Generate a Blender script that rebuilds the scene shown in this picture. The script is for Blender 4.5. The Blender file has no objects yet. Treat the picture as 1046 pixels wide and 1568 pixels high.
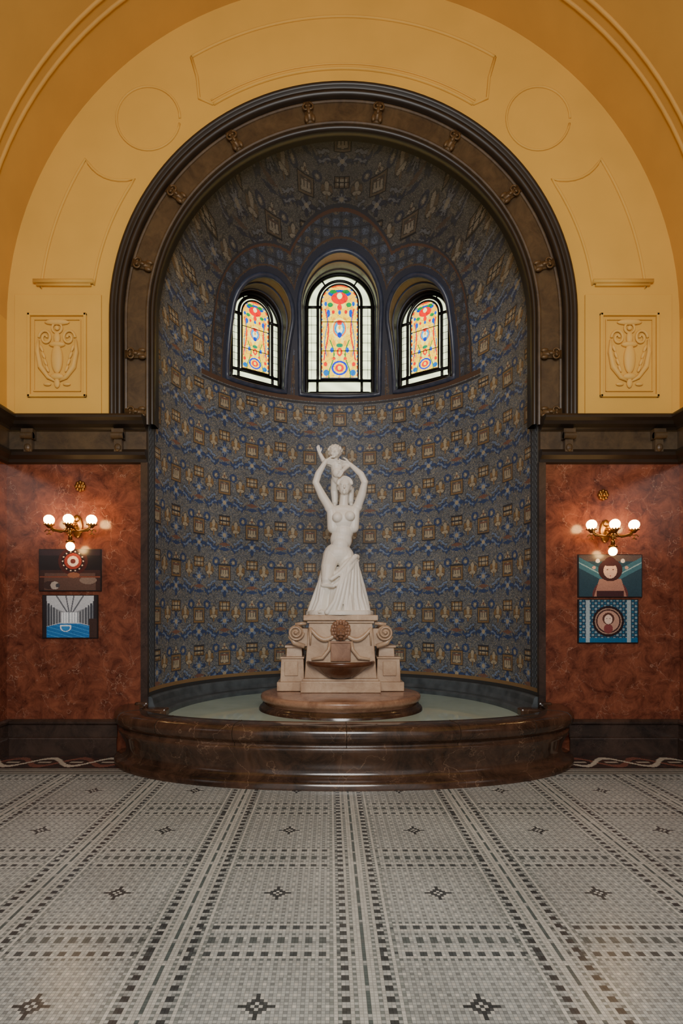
import bpy, bmesh, math, numpy as np
from mathutils import Vector, Matrix
rng=np.random.default_rng(7)
C=bpy.context.scene.collection
pi=math.pi
def lin(r,g,b):
    f=lambda c:(c/255/12.92) if c/255<=0.04045 else ((c/255+0.055)/1.055)**2.4
    return (f(r),f(g),f(b))
def L(t): return np.array(lin(*t))
# ---------------- materials ----------------
def base_mat(name):
    m=bpy.data.materials.new(name); m.use_nodes=True
    return m,m.node_tree,m.node_tree.nodes['Principled BSDF']
def plain(name,c,rough=.5,metal=0,var=.12,scale=6,bump=0.0):
    m,nt,b=base_mat(name)
    n=nt.nodes.new('ShaderNodeTexNoise'); n.inputs['Scale'].default_value=scale; n.inputs['Detail'].default_value=6
    tc=nt.nodes.new('ShaderNodeTexCoord'); nt.links.new(tc.outputs['Object'],n.inputs['Vector'])
    r=nt.nodes.new('ShaderNodeValToRGB'); c=lin(*c)
    r.color_ramp.elements[0].position=.3; r.color_ramp.elements[1].position=.7
    r.color_ramp.elements[0].color=[x*(1-var) for x in c]+[1]; r.color_ramp.elements[1].color=[min(1,x*(1+var)) for x in c]+[1]
    nt.links.new(n.outputs['Fac'],r.inputs['Fac']); nt.links.new(r.outputs['Color'],b.inputs['Base Color'])
    b.inputs['Roughness'].default_value=rough; b.inputs['Metallic'].default_value=metal
    if bump:
        bp=nt.nodes.new('ShaderNodeBump'); bp.inputs['Strength'].default_value=bump; bp.inputs['Distance'].default_value=.01
        n2=nt.nodes.new('ShaderNodeTexNoise'); n2.inputs['Scale'].default_value=scale*8; nt.links.new(tc.outputs['Object'],n2.inputs['Vector'])
        nt.links.new(n2.outputs['Fac'],bp.inputs['Height']); nt.links.new(bp.outputs['Normal'],b.inputs['Normal'])
    return m
def marble(name,c1,c2,vein,scale=1.6,rough=.15,veinamt=.6,spec=.5,vw=.012,nz=1.0):
    m,nt,b=base_mat(name); N=nt.nodes.new; K=nt.links.new
    tc=N('ShaderNodeTexCoord')
    n1=N('ShaderNodeTexNoise'); n1.inputs['Scale'].default_value=scale*nz; n1.inputs['Detail'].default_value=12; n1.inputs['Roughness'].default_value=.75; n1.inputs['Distortion'].default_value=.6
    K(tc.outputs['Object'],n1.inputs['Vector'])
    r=N('ShaderNodeValToRGB'); r.color_ramp.elements[0].position=.36; r.color_ramp.elements[1].position=.64
    r.color_ramp.elements[0].color=(*lin(*c1),1); r.color_ramp.elements[1].color=(*lin(*c2),1)
    K(n1.outputs['Fac'],r.inputs['Fac'])
    n2=N('ShaderNodeTexNoise'); n2.inputs['Scale'].default_value=scale*1.5; n2.inputs['Detail'].default_value=8
    K(tc.outputs['Object'],n2.inputs['Vector'])
    mx=N('ShaderNodeVectorMath'); mx.operation='MULTIPLY_ADD'; mx.inputs[1].default_value=(.9,.9,.9)
    K(n2.outputs['Color'],mx.inputs[0]); K(tc.outputs['Object'],mx.inputs[2])
    v=N('ShaderNodeTexVoronoi'); v.feature='DISTANCE_TO_EDGE'; v.inputs['Scale'].default_value=scale*1.3
    K(mx.outputs[0],v.inputs['Vector'])
    mr=N('ShaderNodeMapRange'); mr.inputs['From Min'].default_value=0; mr.inputs['From Max'].default_value=vw; mr.inputs['To Min'].default_value=veinamt; mr.inputs['To Max'].default_value=0
    K(v.outputs['Distance'],mr.inputs['Value'])
    mu=N('ShaderNodeMath'); mu.operation='MULTIPLY'
    r2=N('ShaderNodeMapRange'); r2.inputs['From Min'].default_value=.42; r2.inputs['From Max'].default_value=.58
    K(n2.outputs['Fac'],r2.inputs['Value']); K(mr.outputs[0],mu.inputs[0]); K(r2.outputs[0],mu.inputs[1])
    mix=N('ShaderNodeMix'); mix.data_type='RGBA'; K(mu.outputs[0],mix.inputs['Factor']); K(r.outputs['Color'],mix.inputs['A']); mix.inputs['B'].default_value=(*lin(*vein),1)
    K(mix.outputs['Result'],b.inputs['Base Color']); b.inputs['Roughness'].default_value=rough
    b.inputs['Specular IOR Level'].default_value=spec
    return m
def tess(name,rough=.4,grout=.45,gw=.1,emit=0,spec=.5):
    m,nt,b=base_mat(name); N=nt.nodes.new; K=nt.links.new
    a=N('ShaderNodeAttribute'); a.attribute_name='Col'
    uv=N('ShaderNodeUVMap'); uv.uv_map='UV'
    s=N('ShaderNodeVectorMath'); s.operation='SUBTRACT'; s.inputs[1].default_value=(.5,.5,0); K(uv.outputs[0],s.inputs[0])
    ab=N('ShaderNodeVectorMath'); ab.operation='ABSOLUTE'; K(s.outputs[0],ab.inputs[0])
    sp=N('ShaderNodeSeparateXYZ'); K(ab.outputs[0],sp.inputs[0])
    mxx=N('ShaderNodeMath'); mxx.operation='MAXIMUM'; K(sp.outputs[0],mxx.inputs[0]); K(sp.outputs[1],mxx.inputs[1])
    mr=N('ShaderNodeMapRange'); mr.inputs['From Min'].default_value=.5-gw; mr.inputs['From Max'].default_value=.5; mr.inputs['To Min'].default_value=1; mr.inputs['To Max'].default_value=grout
    K(mxx.outputs[0],mr.inputs['Value'])
    tc=N('ShaderNodeTexCoord'); n=N('ShaderNodeTexNoise'); n.inputs['Scale'].default_value=1.3; n.inputs['Detail'].default_value=5; K(tc.outputs['Object'],n.inputs['Vector'])
    m2=N('ShaderNodeMapRange'); m2.inputs['From Min'].default_value=.3; m2.inputs['From Max'].default_value=.7; m2.inputs['To Min'].default_value=.85; m2.inputs['To Max'].default_value=1.12; K(n.outputs['Fac'],m2.inputs['Value'])
    mu=N('ShaderNodeMath'); mu.operation='MULTIPLY'; K(mr.outputs[0],mu.inputs[0]); K(m2.outputs[0],mu.inputs[1])
    vm=N('ShaderNodeVectorMath'); vm.operation='SCALE'; K(a.outputs['Color'],vm.inputs[0]); K(mu.outputs[0],vm.inputs['Scale'])
    K(vm.outputs[0],b.inputs['Base Color']); b.inputs['Roughness'].default_value=rough; b.inputs['Specular IOR Level'].default_value=spec
    if emit:
        K(a.outputs['Color'],b.inputs['Emission Color']); b.inputs['Emission Strength'].default_value=emit
        m.cycles.emission_sampling='NONE'
    return m
def emis(name,c,s):
    m,nt,b=base_mat(name); b.inputs['Base Color'].default_value=(*c,1); b.inputs['Emission Color'].default_value=(*c,1); b.inputs['Emission Strength'].default_value=s
    return m
M_red=marble('red_marble',(72,34,24),(134,76,54),(186,146,122),2.4,.18,.5,.4,.014,2.4)
M_base=marble('dark_base_marble',(34,28,26),(70,54,46),(120,100,90),3,.2,.3)
M_brown=marble('brown_basin_marble',(38,28,22),(84,60,45),(150,120,95),2.0,.14,.5,.5,.014,1.6)
M_frame=marble('bronze_brown_stone',(56,42,27),(88,69,45),(104,86,58),5,.42,.2)
M_dark=plain('dark_moulding',(38,29,21),.38,0,.2)
M_yel=plain('ochre_plaster',(220,173,78),.65,0,.05,2,.05)
M_yel2=plain('pale_ochre_plaster',(226,182,94),.65,0,.05,2,.05)
M_vault=plain('vault_plaster',(206,158,76),.65,0,.06,2,.05)
M_stat=plain('statue_marble',(236,230,220),.42,0,.05,5)
M_ped=marble('beige_marble',(168,138,112),(206,180,152),(150,105,75),3,.3,.5)
M_pedr=marble('rosy_marble',(120,84,64),(168,130,104),(190,165,140),3.5,.25,.4)
M_pink=marble('sienna_marble',(66,38,26),(104,66,46),(150,115,90),3.5,.2,.3)
M_brass=plain('aged_brass',(150,105,50),.3,.9,.2,20)
M_orn=plain('bronze_ornament',(94,72,44),.45,.3,.25,20)
M_blue=plain('glazed_blue_trim',(58,64,82),.3,0,.3,12)
M_rev=plain('window_reveal_tile',(48,44,46),.4,0,.4,14)
M_lead=plain('lead_frame',(22,20,18),.4,.2,.2)
M_water=plain('pool_water',(176,196,186),.05,0,.12,2)
M_curb=plain('pool_curb',(74,80,84),.3,0,.3,8)
M_bulb=emis('frosted_bulb',(1.0,.60,.22),38)
M_mos=tess('glass_mosaic',.5,.5,.14,spec=.35)
M_floor=tess('floor_mosaic',.25,.5,.13,spec=.45)
M_pic=tess('picture_print',.25,1,.01)
M_glass=tess('stained_glass',.3,1,.01,emit=3.6)
M_black=plain('picture_frame',(20,18,18),.3)
# ---------------- mesh helpers ----------------
def mesh_obj(name,verts,faces,mat,parent=None,smooth=False,mats=None,midx=None):
    me=bpy.data.meshes.new(name); me.from_pydata([tuple(map(float,v)) for v in verts],[],faces); me.update()
    if mats:
        for m in mats: me.materials.append(m)
        if midx is not None: me.polygons.foreach_set('material_index',midx)
    else: me.materials.append(mat)
    if smooth: me.polygons.foreach_set('use_smooth',[True]*len(me.polygons))
    o=bpy.data.objects.new(name,me); C.objects.link(o)
    if parent: o.parent=parent
    return o
def empty(name,loc=(0,0,0)):
    o=bpy.data.objects.new(name,None); C.objects.link(o); o.location=loc; return o
def grid_obj(name,P,col,mat,mask=None,parent=None):
    nv,nu=P.shape[0]-1,P.shape[1]-1
    idx=np.arange((nv+1)*(nu+1)).reshape(nv+1,nu+1)
    f=np.stack([idx[:-1,:-1],idx[:-1,1:],idx[1:,1:],idx[1:,:-1]],-1).reshape(-1,4)
    c=col.reshape(-1,3)
    if mask is not None:
        mk=mask.reshape(-1); f=f[mk]; c=c[mk]
        used,inv=np.unique(f.ravel(),return_inverse=True); verts=P.reshape(-1,3)[used]; f=inv.reshape(-1,4)
    else: verts=P.reshape(-1,3)
    n=len(f); me=bpy.data.meshes.new(name)
    me.vertices.add(len(verts)); me.vertices.foreach_set('co',verts.astype(np.float32).ravel())
    me.loops.add(n*4); me.loops.foreach_set('vertex_index',f.astype(np.int32).ravel())
    me.polygons.add(n); me.polygons.foreach_set('loop_start',np.arange(0,n*4,4,dtype=np.int32))
    me.update(calc_edges=True); me.validate()
    a=me.attributes.new('Col','FLOAT_COLOR','CORNER')
    cc=np.concatenate([np.repeat(np.clip(c,0,1),4,axis=0),np.ones((n*4,1))],1).astype(np.float32); a.data.foreach_set('color',cc.ravel())
    uv=me.uv_layers.new(name='UV'); uv.data.foreach_set('uv',np.tile(np.array([0,0,1,0,1,1,0,1],np.float32),n))
    me.materials.append(mat); o=bpy.data.objects.new(name,me); C.objects.link(o)
    if parent: o.parent=parent
    return o
def tube_data(pts,r,seg=8,closed=False):
    pts=[Vector(p) for p in pts]; n=len(pts); V=[];F=[]
    rs=r if hasattr(r,'__len__') else [r]*n
    up=None
    for i,p in enumerate(pts):
        a=pts[i-1] if (i>0 or closed) else p; b=pts[(i+1)%n] if (i<n-1 or closed) else p
        t=(b-a).normalized()
        if up is None:
            up=Vector((0,0,1)) if abs(t.z)<.9 else Vector((1,0,0))
        x=(up-t*up.dot(t)).normalized(); up=x; y=t.cross(x)
        for k in range(seg):
            an=2*pi*k/seg; V.append(p+(x*math.cos(an)+y*math.sin(an))*rs[i])
    m=n if closed else n-1
    for i in range(m):
        for k in range(seg):
            j=(i+1)%n; F.append((i*seg+k,i*seg+(k+1)%seg,j*seg+(k+1)%seg,j*seg+k))
    if not closed:
        F.append(tuple(range(seg))[::-1]); F.append(tuple((n-1)*seg+k for k in range(seg)))
    return V,F
class Build:
    def __init__(s): s.V=[];s.F=[];
    def add(s,V,F):
        o=len(s.V); s.V+= [Vector(v) for v in V]; s.F+=[tuple(i+o for i in f) for f in F]; return s
    def tube(s,pts,r,seg=8,closed=False): return s.add(*tube_data(pts,r,seg,closed))
    def box(s,c,d,rot=None):
        V=[Vector((x*d[0]/2,y*d[1]/2,z*d[2]/2)) for x in(-1,1) for y in(-1,1) for z in(-1,1)]
        if rot is not None: V=[rot@v for v in V]
        return s.add([v+Vector(c) for v in V],[(0,1,3,2),(4,6,7,5),(0,4,5,1),(2,3,7,6),(0,2,6,4),(1,5,7,3)])
    def ell(s,c,r,rot=None,nu=20,nv=12):
        V=[];F=[]
        r=r if hasattr(r,'__len__') else (r,r,r)
        V.append(Vector((0,0,-r[2])))
        for i in range(1,nv):
            ph=-pi/2+pi*i/nv
            for j in range(nu):
                th=2*pi*j/nu; V.append(Vector((r[0]*math.cos(ph)*math.cos(th),r[1]*math.cos(ph)*math.sin(th),r[2]*math.sin(ph))))
        V.append(Vector((0,0,r[2])))
        for j in range(nu): F.append((0,1+(j+1)%nu,1+j))
        for i in range(nv-2):
            for j in range(nu):
                a=1+i*nu; F.append((a+j,a+(j+1)%nu,a+nu+(j+1)%nu,a+nu+j))
        a=1+(nv-2)*nu
        for j in range(nu): F.append((a+j,a+(j+1)%nu,len(V)-1))
        if rot is not None: V=[rot@v for v in V]
        return s.add([v+Vector(c) for v in V],F)
    def cap(s,p0,r0,p1,r1,seg=14):
        p0=Vector(p0);p1=Vector(p1);t=(p1-p0); l=t.length
        if l<1e-6: return s.ell(p0,r0)
        t/=l; pts=[];rs=[]
        for k in range(6,0,-1):
            a=pi/2*k/6*.97; pts.append(p0-t*r0*math.sin(a)); rs.append(r0*math.cos(a))
        for k in range(5):
            q=k/4; pts.append(p0+t*l*q); rs.append(r0+(r1-r0)*q)
        for k in range(1,7):
            a=pi/2*k/6*.97; pts.append(p1+t*r1*math.sin(a)); rs.append(r1*math.cos(a))
        return s.tube(pts,rs,seg)
    def chain(s,L_):
        for a,b in zip(L_[:-1],L_[1:]): s.cap(a[:3],a[3],b[:3],b[3])
        return s
    def obj(s,name,mat,parent=None,smooth=False,bevel=0):
        o=mesh_obj(name,s.V,s.F,mat,parent,smooth)
        if bevel:
            m=o.modifiers.new('b','BEVEL'); m.width=bevel; m.segments=2; m.limit_method='ANGLE'
        return o
def rotx(a): return Matrix.Rotation(a,3,'X')
def roty(a): return Matrix.Rotation(a,3,'Y')
def rotz(a): return Matrix.Rotation(a,3,'Z')
def sweep(paths,prof,closedprof=False):
    V=[];F=[];n=len(prof)
    for st in paths:
        for p in prof: V.append(st(p))
    for i in range(len(paths)-1):
        for k in range(n if closedprof else n-1):
            F.append((i*n+k,i*n+(k+1)%n,(i+1)*n+(k+1)%n,(i+1)*n+k))
    return V,F
# ---------------- dims ----------------
R=2.03; ZC=4.6; XW=3.5; YB=-7.5; ZF=.08
# ---------------- camera ----------------
cam=bpy.data.cameras.new('camera'); co=bpy.data.objects.new('camera',cam); C.objects.link(co)
co.location=(-.14,-5.78,1.55); co.rotation_euler=(pi/2,0,0)
cam.lens=850/1568*36; cam.sensor_width=36; cam.shift_x=18/1568; cam.shift_y=155/1568
bpy.context.scene.camera=co
# ---------------- walls ----------------
def arc_pts(r,n=64): return [(r*math.cos(pi-pi*i/n),ZC+r*math.sin(pi-pi*i/n)) for i in range(n+1)]
V=[];F=[];MI=[]
def quad(a,b,c,d,m):
    o=len(V); V.extend([a,b,c,d]); F.append((o,o+1,o+2,o+3)); MI.append(m)
for s in(-1,1):
    quad((s*XW,0,0),(s*R,0,0),(s*R,0,3.3),(s*XW,0,3.3),0)
    quad((s*XW,0,3.3),(s*R,0,3.3),(s*R,0,ZC),(s*XW,0,ZC),1)
ai=arc_pts(R); ao=arc_pts(XW)
for i in range(64):
    quad((ai[i][0],0,ai[i][1]),(ai[i+1][0],0,ai[i+1][1]),(ao[i+1][0],0,ao[i+1][1]),(ao[i][0],0,ao[i][1]),1)
mesh_obj('wall_front',V,F,None,mats=[M_red,M_yel],midx=MI)
for nm,s in(('wall_left',-1),('wall_right',1)):
    V=[];F=[];MI=[]
    quad((s*XW,0,0),(s*XW,YB,0),(s*XW,YB,3.3),(s*XW,0,3.3),0)
    quad((s*XW,0,3.3),(s*XW,YB,3.3),(s*XW,YB,ZC),(s*XW,0,ZC),1)
    mesh_obj(nm,V,F,None,mats=[M_red,M_yel],midx=MI)
V=[];F=[]
for i,(x,z) in enumerate(arc_pts(XW,64)):
    V+= [(x,0,z),(x,YB,z)]
    if i: F.append((2*i-2,2*i-1,2*i+1,2*i))
mesh_obj('ceiling',V,F,M_vault,smooth=True)
def arch_stations(z0,n=72,both=True):
    S=[]
    S.append(lambda p,z0=z0:(-p[0],p[1],z0)); S.append(lambda p:(-p[0],p[1],ZC-.001))
    for i in range(n+1):
        a=pi-pi*i/n
        S.append(lambda p,a=a:(p[0]*math.cos(a),p[1],ZC+p[0]*math.sin(a)))
    S.append(lambda p,z0=z0:(p[0],p[1],z0))
    return S
prof=[(2.06,.1),(1.95,.1),(1.95,-.02),(1.955,-.045),(1.975,-.06),(1.995,-.05),(2.0,-.03),(2.01,-.03)]
V,F=sweep(arch_stations(3.5),prof); arch=empty('trim_1')
mesh_obj('inner_bead',V,F,M_dark,arch,True)
prof=[(2.01,-.03),(2.015,-.045),(2.03,-.05),(2.045,-.045),(2.05,-.035),(2.23,-.035),(2.235,-.045),(2.25,-.05),(2.262,-.045),(2.265,-.035)]
V,F=sweep(arch_stations(3.5),prof); mesh_obj('broad_band',V,F,M_frame,arch,False)
prof=[(2.265,-.035),(2.27,-.08),(2.29,-.10),(2.315,-.10),(2.32,-.085),(2.345,-.085),(2.35,-.11),(2.38,-.12),(2.40,-.1),(2.41,0)]
V,F=sweep(arch_stations(3.5),prof); mesh_obj('outer_moulding',V,F,M_dark,arch,True)
b=Build()
def clasp(px,pz,ang):
    Rm=roty(-ang)
    o=Vector((px,-.05,pz))
    b.box(o,(.08,.03,.22),Rm); b.box(o+Rm@Vector((0,-.012,0)),(.045,.04,.18),Rm)
    for q in(-1,1):
        sp=[];
        for k in range(16):
            t=k/15*2.2*pi; rr=.038*(1-k/20)
            sp.append(o+Rm@Vector((q*(.02+rr*math.sin(t)),-.03,.06+rr*math.cos(t)-.02)))
        b.tube(sp,.010,6)
        b.ell(o+Rm@Vector((q*.035,-.02,-.07)),(.024,.022,.04),Rm,8,6)
    b.ell(o+Rm@Vector((0,-.03,.0)),(.02,.022,.035),Rm,8,6)
for d in(9.6,31.7,53.7,75.4):
    for s in(-1,1):
        a=math.radians(90+s*d); clasp(2.14*math.cos(a),ZC+2.14*math.sin(a),(a-pi/2))
for s in(-1,1):
    for z in(4.22,3.62): clasp(s*2.14,z,s*-pi/2)
b.obj('clasps',M_orn,arch,True)
def mitre(path,prof,capend=False):
    n=len(path);S=[]
    for i in range(n):
        def nrm(a,b_):
            t=(Vector(b_)-Vector(a)).normalized(); return Vector((t.y,-t.x))
        if i==0: m=nrm(path[0],path[1])
        elif i==n-1: m=nrm(path[-2],path[-1])
        else:
            n1=nrm(path[i-1],path[i]);n2=nrm(path[i],path[i+1]); m=(n1+n2)/(1+n1.dot(n2))
        S.append((Vector(path[i]),m))
    V=[];F=[];k=len(prof)
    for p,m in S:
        for o,z in prof: V.append((p.x+m.x*o,p.y+m.y*o,z))
    for i in range(n-1):
        for j in range(k-1): F.append((i*k+j,(i+1)*k+j,(i+1)*k+j+1,i*k+j+1))
    if capend:
        p,m=S[-1]; V.append((p.x,p.y,prof[0][1])); V.append((p.x,p.y,prof[-1][1]))
        F.append(tuple((n-1)*k+j for j in range(k))+(len(V)-1,len(V)-2))
    return V,F
cp_top=[(0,3.56),(.2,3.56),(.21,3.54),(.21,3.52),(.17,3.50),(.15,3.47),(.10,3.45),(.08,3.43)]
cp_mid=[(.08,3.43),(.06,3.42),(.06,3.24)]
cp_bot=[(.06,3.24),(.09,3.23),(.11,3.2),(.1,3.17),(.05,3.14),(.04,3.11),(0,3.10)]
for s,nm in((-1,'trim_2'),(1,'trim_3')):
    e=empty(nm)
    path=[(-XW,YB),(-XW,0),(-R+.0,0)]
    for pr,mt,pn in((cp_top,M_dark,'crown'),(cp_mid,M_frame,'frieze'),(cp_bot,M_dark,'lower_moulding')):
        V,F=mitre(path,pr,True); V=[(x*-s*1.0,y,z) for x,y,z in V]
        mesh_obj(pn,V,F,mt,e)
    b=Build()
    for x in(3.22,2.3):
        xx=s*x
        b.box((xx,-.10,3.38),(.12,.07,.1)); b.box((xx,-.09,3.28),(.08,.06,.16))
        b.tube([(xx-.06,-.13,3.36),(xx+.06,-.13,3.36)],.035,10)
        b.ell((xx,-.12,3.24),(.035,.03,.04),None,10,8)
    b.obj('consoles',M_frame,e)
bb=[(0,.45),(.03,.45),(.05,.43),(.05,.41),(.03,.39),(.03,.27),(.045,.26),(.05,.25),(.05,ZF)]
for s,nm in((-1,'baseboard_left'),(1,'baseboard_right')):
    V,F=mitre([(-XW,YB),(-XW,0),(-2.34,0)],bb); V=[(x*-s,y,z) for x,y,z in V]; mesh_obj(nm,V,F,M_base)
for s,nm in((-1,'trim_4'),(1,'trim_6')):
    b=Build(); b.box((s*(R+.03),-.012,1.865),(.07,.05,2.50)); b.obj(nm,M_base)
def strip(b,pts,w=.018):
    b.tube(pts,w,6)
e=empty('trim_5'); b=Build()
Y=-.004
def P2(r,a):
    t=math.radians(90-a); return (r*math.cos(t),Y,ZC+r*math.sin(t))
for s in(-1,1):
    pts=[(s*2.62,Y,4.98)]+[P2(2.62,s*a) for a in np.linspace(82,56,16)]
    cx,_,cz=P2(2.92,s*44)
    pa=P2(2.62,s*56); pb=P2(3.16,s*58)
    mid=[]
    for k in range(1,8):
        q=k/8; p=Vector(pa).lerp(Vector(pb),q); d=(p-Vector((cx,Y,cz))).normalized(); p=p+d*.1*math.sin(pi*q); mid.append(tuple(p))
    pts+=mid+[P2(3.16,s*a) for a in np.linspace(58,84,16)]+[(s*3.17,Y,4.98)]
    strip(b,pts,.015)
    strip(b,[(cx+.33*math.cos(t),Y,cz+.33*math.sin(t)) for t in np.linspace(0,2*pi,40)][:-1],.012)
    b.box((s*2.9,-.02,4.99),(.62,.05,.035)); b.box((s*2.9,-.015,4.955),(.56,.04,.02))
    b.tube([P2(2.62,s*31),tuple(Vector(P2(2.75,s*33))),P2(2.95,s*31),P2(3.16,s*30)],.015,6)
strip(b,[P2(2.62,a) for a in np.linspace(-31,31,50)],.017); strip(b,[P2(2.67,a) for a in np.linspace(-31,31,50)],.009)
strip(b,[P2(3.16,a) for a in np.linspace(-30,30,50)],.015)
b.obj('arch_relief_lines',M_yel,e,True)
b=Build(); b2=Build()
for s in(-1,1):
    cx=s*2.96
    b.box((cx,-.012,4.22),(.90,.024,1.28))
    z0,z1,x0,x1=3.80,4.64,cx-.29,cx+.29
    for off,th,dep in((0,.03,.03),(.05,.012,.02)):
        for xx in(x0+off,x1-off): b.box((xx,-.024-dep/2,(z0+z1)/2),(th,dep,z1-z0-2*off+th))
        for zz in(z0+off,z1-off): b.box((cx,-.024-dep/2,zz),(x1-x0-2*off+th,dep,th))
    yy=-.038
    b2.ell((cx,yy,4.56),(.13,.025,.03)); b2.tube([(cx+.05*math.cos(t),yy,4.50+.05*math.sin(t)) for t in np.linspace(0,2*pi,20)][:-1],.012,6,True)
    b2.ell((cx,yy,4.50),(.025,.02,.025))
    b2.ell((cx,yy,4.18),(.06,.035,.15)); b2.ell((cx,yy,4.00),(.07,.03,.035)); b2.ell((cx,yy,3.93),(.03,.02,.05)); b2.ell((cx,yy,4.33),(.085,.03,.03)); b2.ell((cx,yy,4.40),(.035,.025,.06))
    for q in(-1,1):
        sp=[]
        for k in range(30):
            t=k/29*3.0*pi; rr=.075*(1-k/36); sp.append((cx+q*(.12+rr*math.cos(t)*.9),yy,4.40+rr*math.sin(t)*1.1))
        b2.tube(sp,.014,6)
        b2.tube([(cx+q*.195,yy,4.38),(cx+q*.20,yy,4.25),(cx+q*.17,yy,4.10),(cx+q*.09,yy,3.99),(cx+q*.02,yy,3.95)],[.012,.024,.03,.022,.01],6)
        for k in range(4): b2.ell((cx+q*(.10+.02*k),yy,4.08+.07*k),(.016,.014,.04),roty(q*.4),8,6)
        b2.ell((cx+q*.10,yy,3.92),(.04,.016,.018))
b.obj('wall_panels',M_yel,e,bevel=.006); b2.obj('palmette_relief',M_yel2,e,True)
b=Build()
for yy in(-.5,-.62,-1.9):
    b.tube([(x*.999,yy,ZC+(z-ZC)*.999) for x,z in arc_pts(XW,60)],.02,6)
b.obj('vault_ribs',M_vault,e,True)
# ---------------- windows + niche mosaic ----------------
wins=[(0.0,.55,4.60,6.17,.49,4.66,6.38,0),(-math.radians(34),.43,4.60,5.86,.38,4.68,5.90,.04),(math.radians(34),.43,4.60,5.86,.38,4.68,5.90,-.04)]
def inside(s,z,hw,z0,ap,off=0):
    zs=ap-hw
    h=hw+off
    return (np.abs(s)<h)&(z>z0-off)&((z<zs)|(s**2+(z-zs)**2<h*h))
def sdist(s,z,hw,z0,ap):
    zs=ap-hw
    d=np.where(z>zs,np.hypot(s,z-zs)-hw,np.abs(s)-hw)
    return np.maximum(d,z0-z)
T=.0105
us=np.linspace(-R*pi/2,R*pi/2,int(R*pi/T)+1); ZB=.30
vs=np.concatenate([np.linspace(ZB,ZC,int((ZC-ZB)/T)+1),np.linspace(ZC,ZC+R*pi/2,int(R*pi/2/T)+1)[1:]])
TH,VV=np.meshgrid(us/R,vs)
ph=np.clip((VV-ZC)/R,0,pi/2)
X=R*np.sin(TH)*np.cos(ph); Yy=R*np.cos(TH)*np.cos(ph); Z=np.where(VV<ZC,VV,ZC+R*np.sin(ph))
P=np.stack([X,Yy,Z],-1)
cen=(P[:-1,:-1]+P[1:,1:]+P[:-1,1:]+P[1:,:-1])/4
cx,cy,cz=cen[...,0],cen[...,1],cen[...,2]
cu=R*np.arcsin(np.clip(cx/R,-1,1)); cv=np.where(cz<ZC,cz,ZC+R*np.arcsin(np.clip((cz-ZC)/R,-1,1)))
shape=cu.shape
def hashn(a,b_,k=0):
    v=np.sin(a*12.9898+b_*78.233+k*37.7)*43758.5453; return v-np.floor(v)
col=np.zeros(shape+(3,)); 
bg=L((114,116,118)); col[:]=bg
def put(mask,c,amt=1.0):
    col[mask]=col[mask]*(1-amt)+L(c)*amt
rnd=rng.random(shape)
put(rnd<.26,(90,93,98)); put(rnd>.85,(148,142,130)); put((rnd>.80)&(rnd<.85),(100,110,130))
PU,PV=.84,1.10
q=cu/PU; r_=(cv-.1)/(PV/2); row=np.floor(r_); lv=(r_-row-.5)*PV/2
qq=q+.5*(row%2); colm=np.floor(qq); lu=(qq-colm-.5)*PU
blue=(62,78,116);lblue=(118,134,160);gold=(140,112,78);beige=(176,162,136);dark=(64,64,68);rose=(128,94,80)
def rad(x0,y0,sx=1,sy=1): return np.hypot((lu-x0)/sx,(lv-y0)/sy)
def ang(x0,y0): return np.arctan2(lv-y0,lu-x0)
def petals(x0,y0,r0,n,c,inner=None,ph=0,w=.6,ic=.3,dk=.6):
    rr=rad(x0,y0);an=ang(x0,y0); e_=r0*(w+(1-w)*np.cos(n*an+ph)); put((rr<e_+.012),dark,dk); put(rr<e_,c)
    if inner: put(rr<r0*ic,inner)
for s in(-1,1):
    vy=lv-.19*np.sin(lu*s*2*pi/.84); put((np.abs(vy)<.010)&(rnd<.8),(138,130,114))
for s in(-1,1):
    for sh,(xx,y0,ln,tk,cc_) in enumerate(((.215,-.175,.115,.048,blue),(.20,-.175,.08,.018,lblue),(.21,-.095,.075,.024,lblue))):
        x=(lu*s-xx); yv=lv-y0+.030*np.sin(x*30)
        w_=tk*np.sqrt(np.clip(1-(x/ln)**2,0,1))*(.70+.30*np.cos(x*120))
        if sh!=1: put(np.abs(yv)<w_+.012*(np.abs(x)<ln),dark,.6)
        put(np.abs(yv)<w_,cc_)
    rr=rad(s*.135,.185); put((np.abs(rr-.045)<.013),blue); put(rr<.018,beige)
    for (ax,ay,rx,ry,cc_) in((.245,.10,.030,.066,beige),(.200,.075,.022,.05,gold),(.290,.075,.022,.05,gold),(.245,.035,.05,.024,beige),(.245,-.005,.012,.03,gold)):
        m=np.hypot((lu*s-ax)/rx,(lv-ay)/ry); put(m<1.35,dark,.5); put(m<1,cc_)
    petals(s*.42,-.02,.11,4,blue,None,0,.55); petals(s*.42,-.02,.070,8,lblue,beige,0,.75,.38)
    a=np.abs(lu-s*.42);b_=np.abs(lv-.165); m=(a<.092)&(b_<.068); put(m,dark); put(m&(a<.080)&(b_<.056),gold); put(m&(a<.060)&(b_<.036),beige); put(m&((np.abs(a-.03)<.007)|(b_<.007)),dark)
    for y0 in(-.14,-.20):
        x=lu*s-.42; w_=.05*np.clip(1-np.abs(x)/.09,0,1); put((np.abs(lv-y0)<w_*.5+.002)&(np.abs(x)<.09),rose if y0>-.18 else blue)
petals(0,-.15,.115,4,blue,None,0,.5); petals(0,-.15,.075,4,lblue,beige,pi,.62,.35)
a=np.abs(lu);b_=np.abs(lv-.05)
m=(a<.098)&(b_<.102); put(m,dark); put((a<.086)&(b_<.090),gold); put((a<.066)&(b_<.070),(96,92,88)); 
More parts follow.
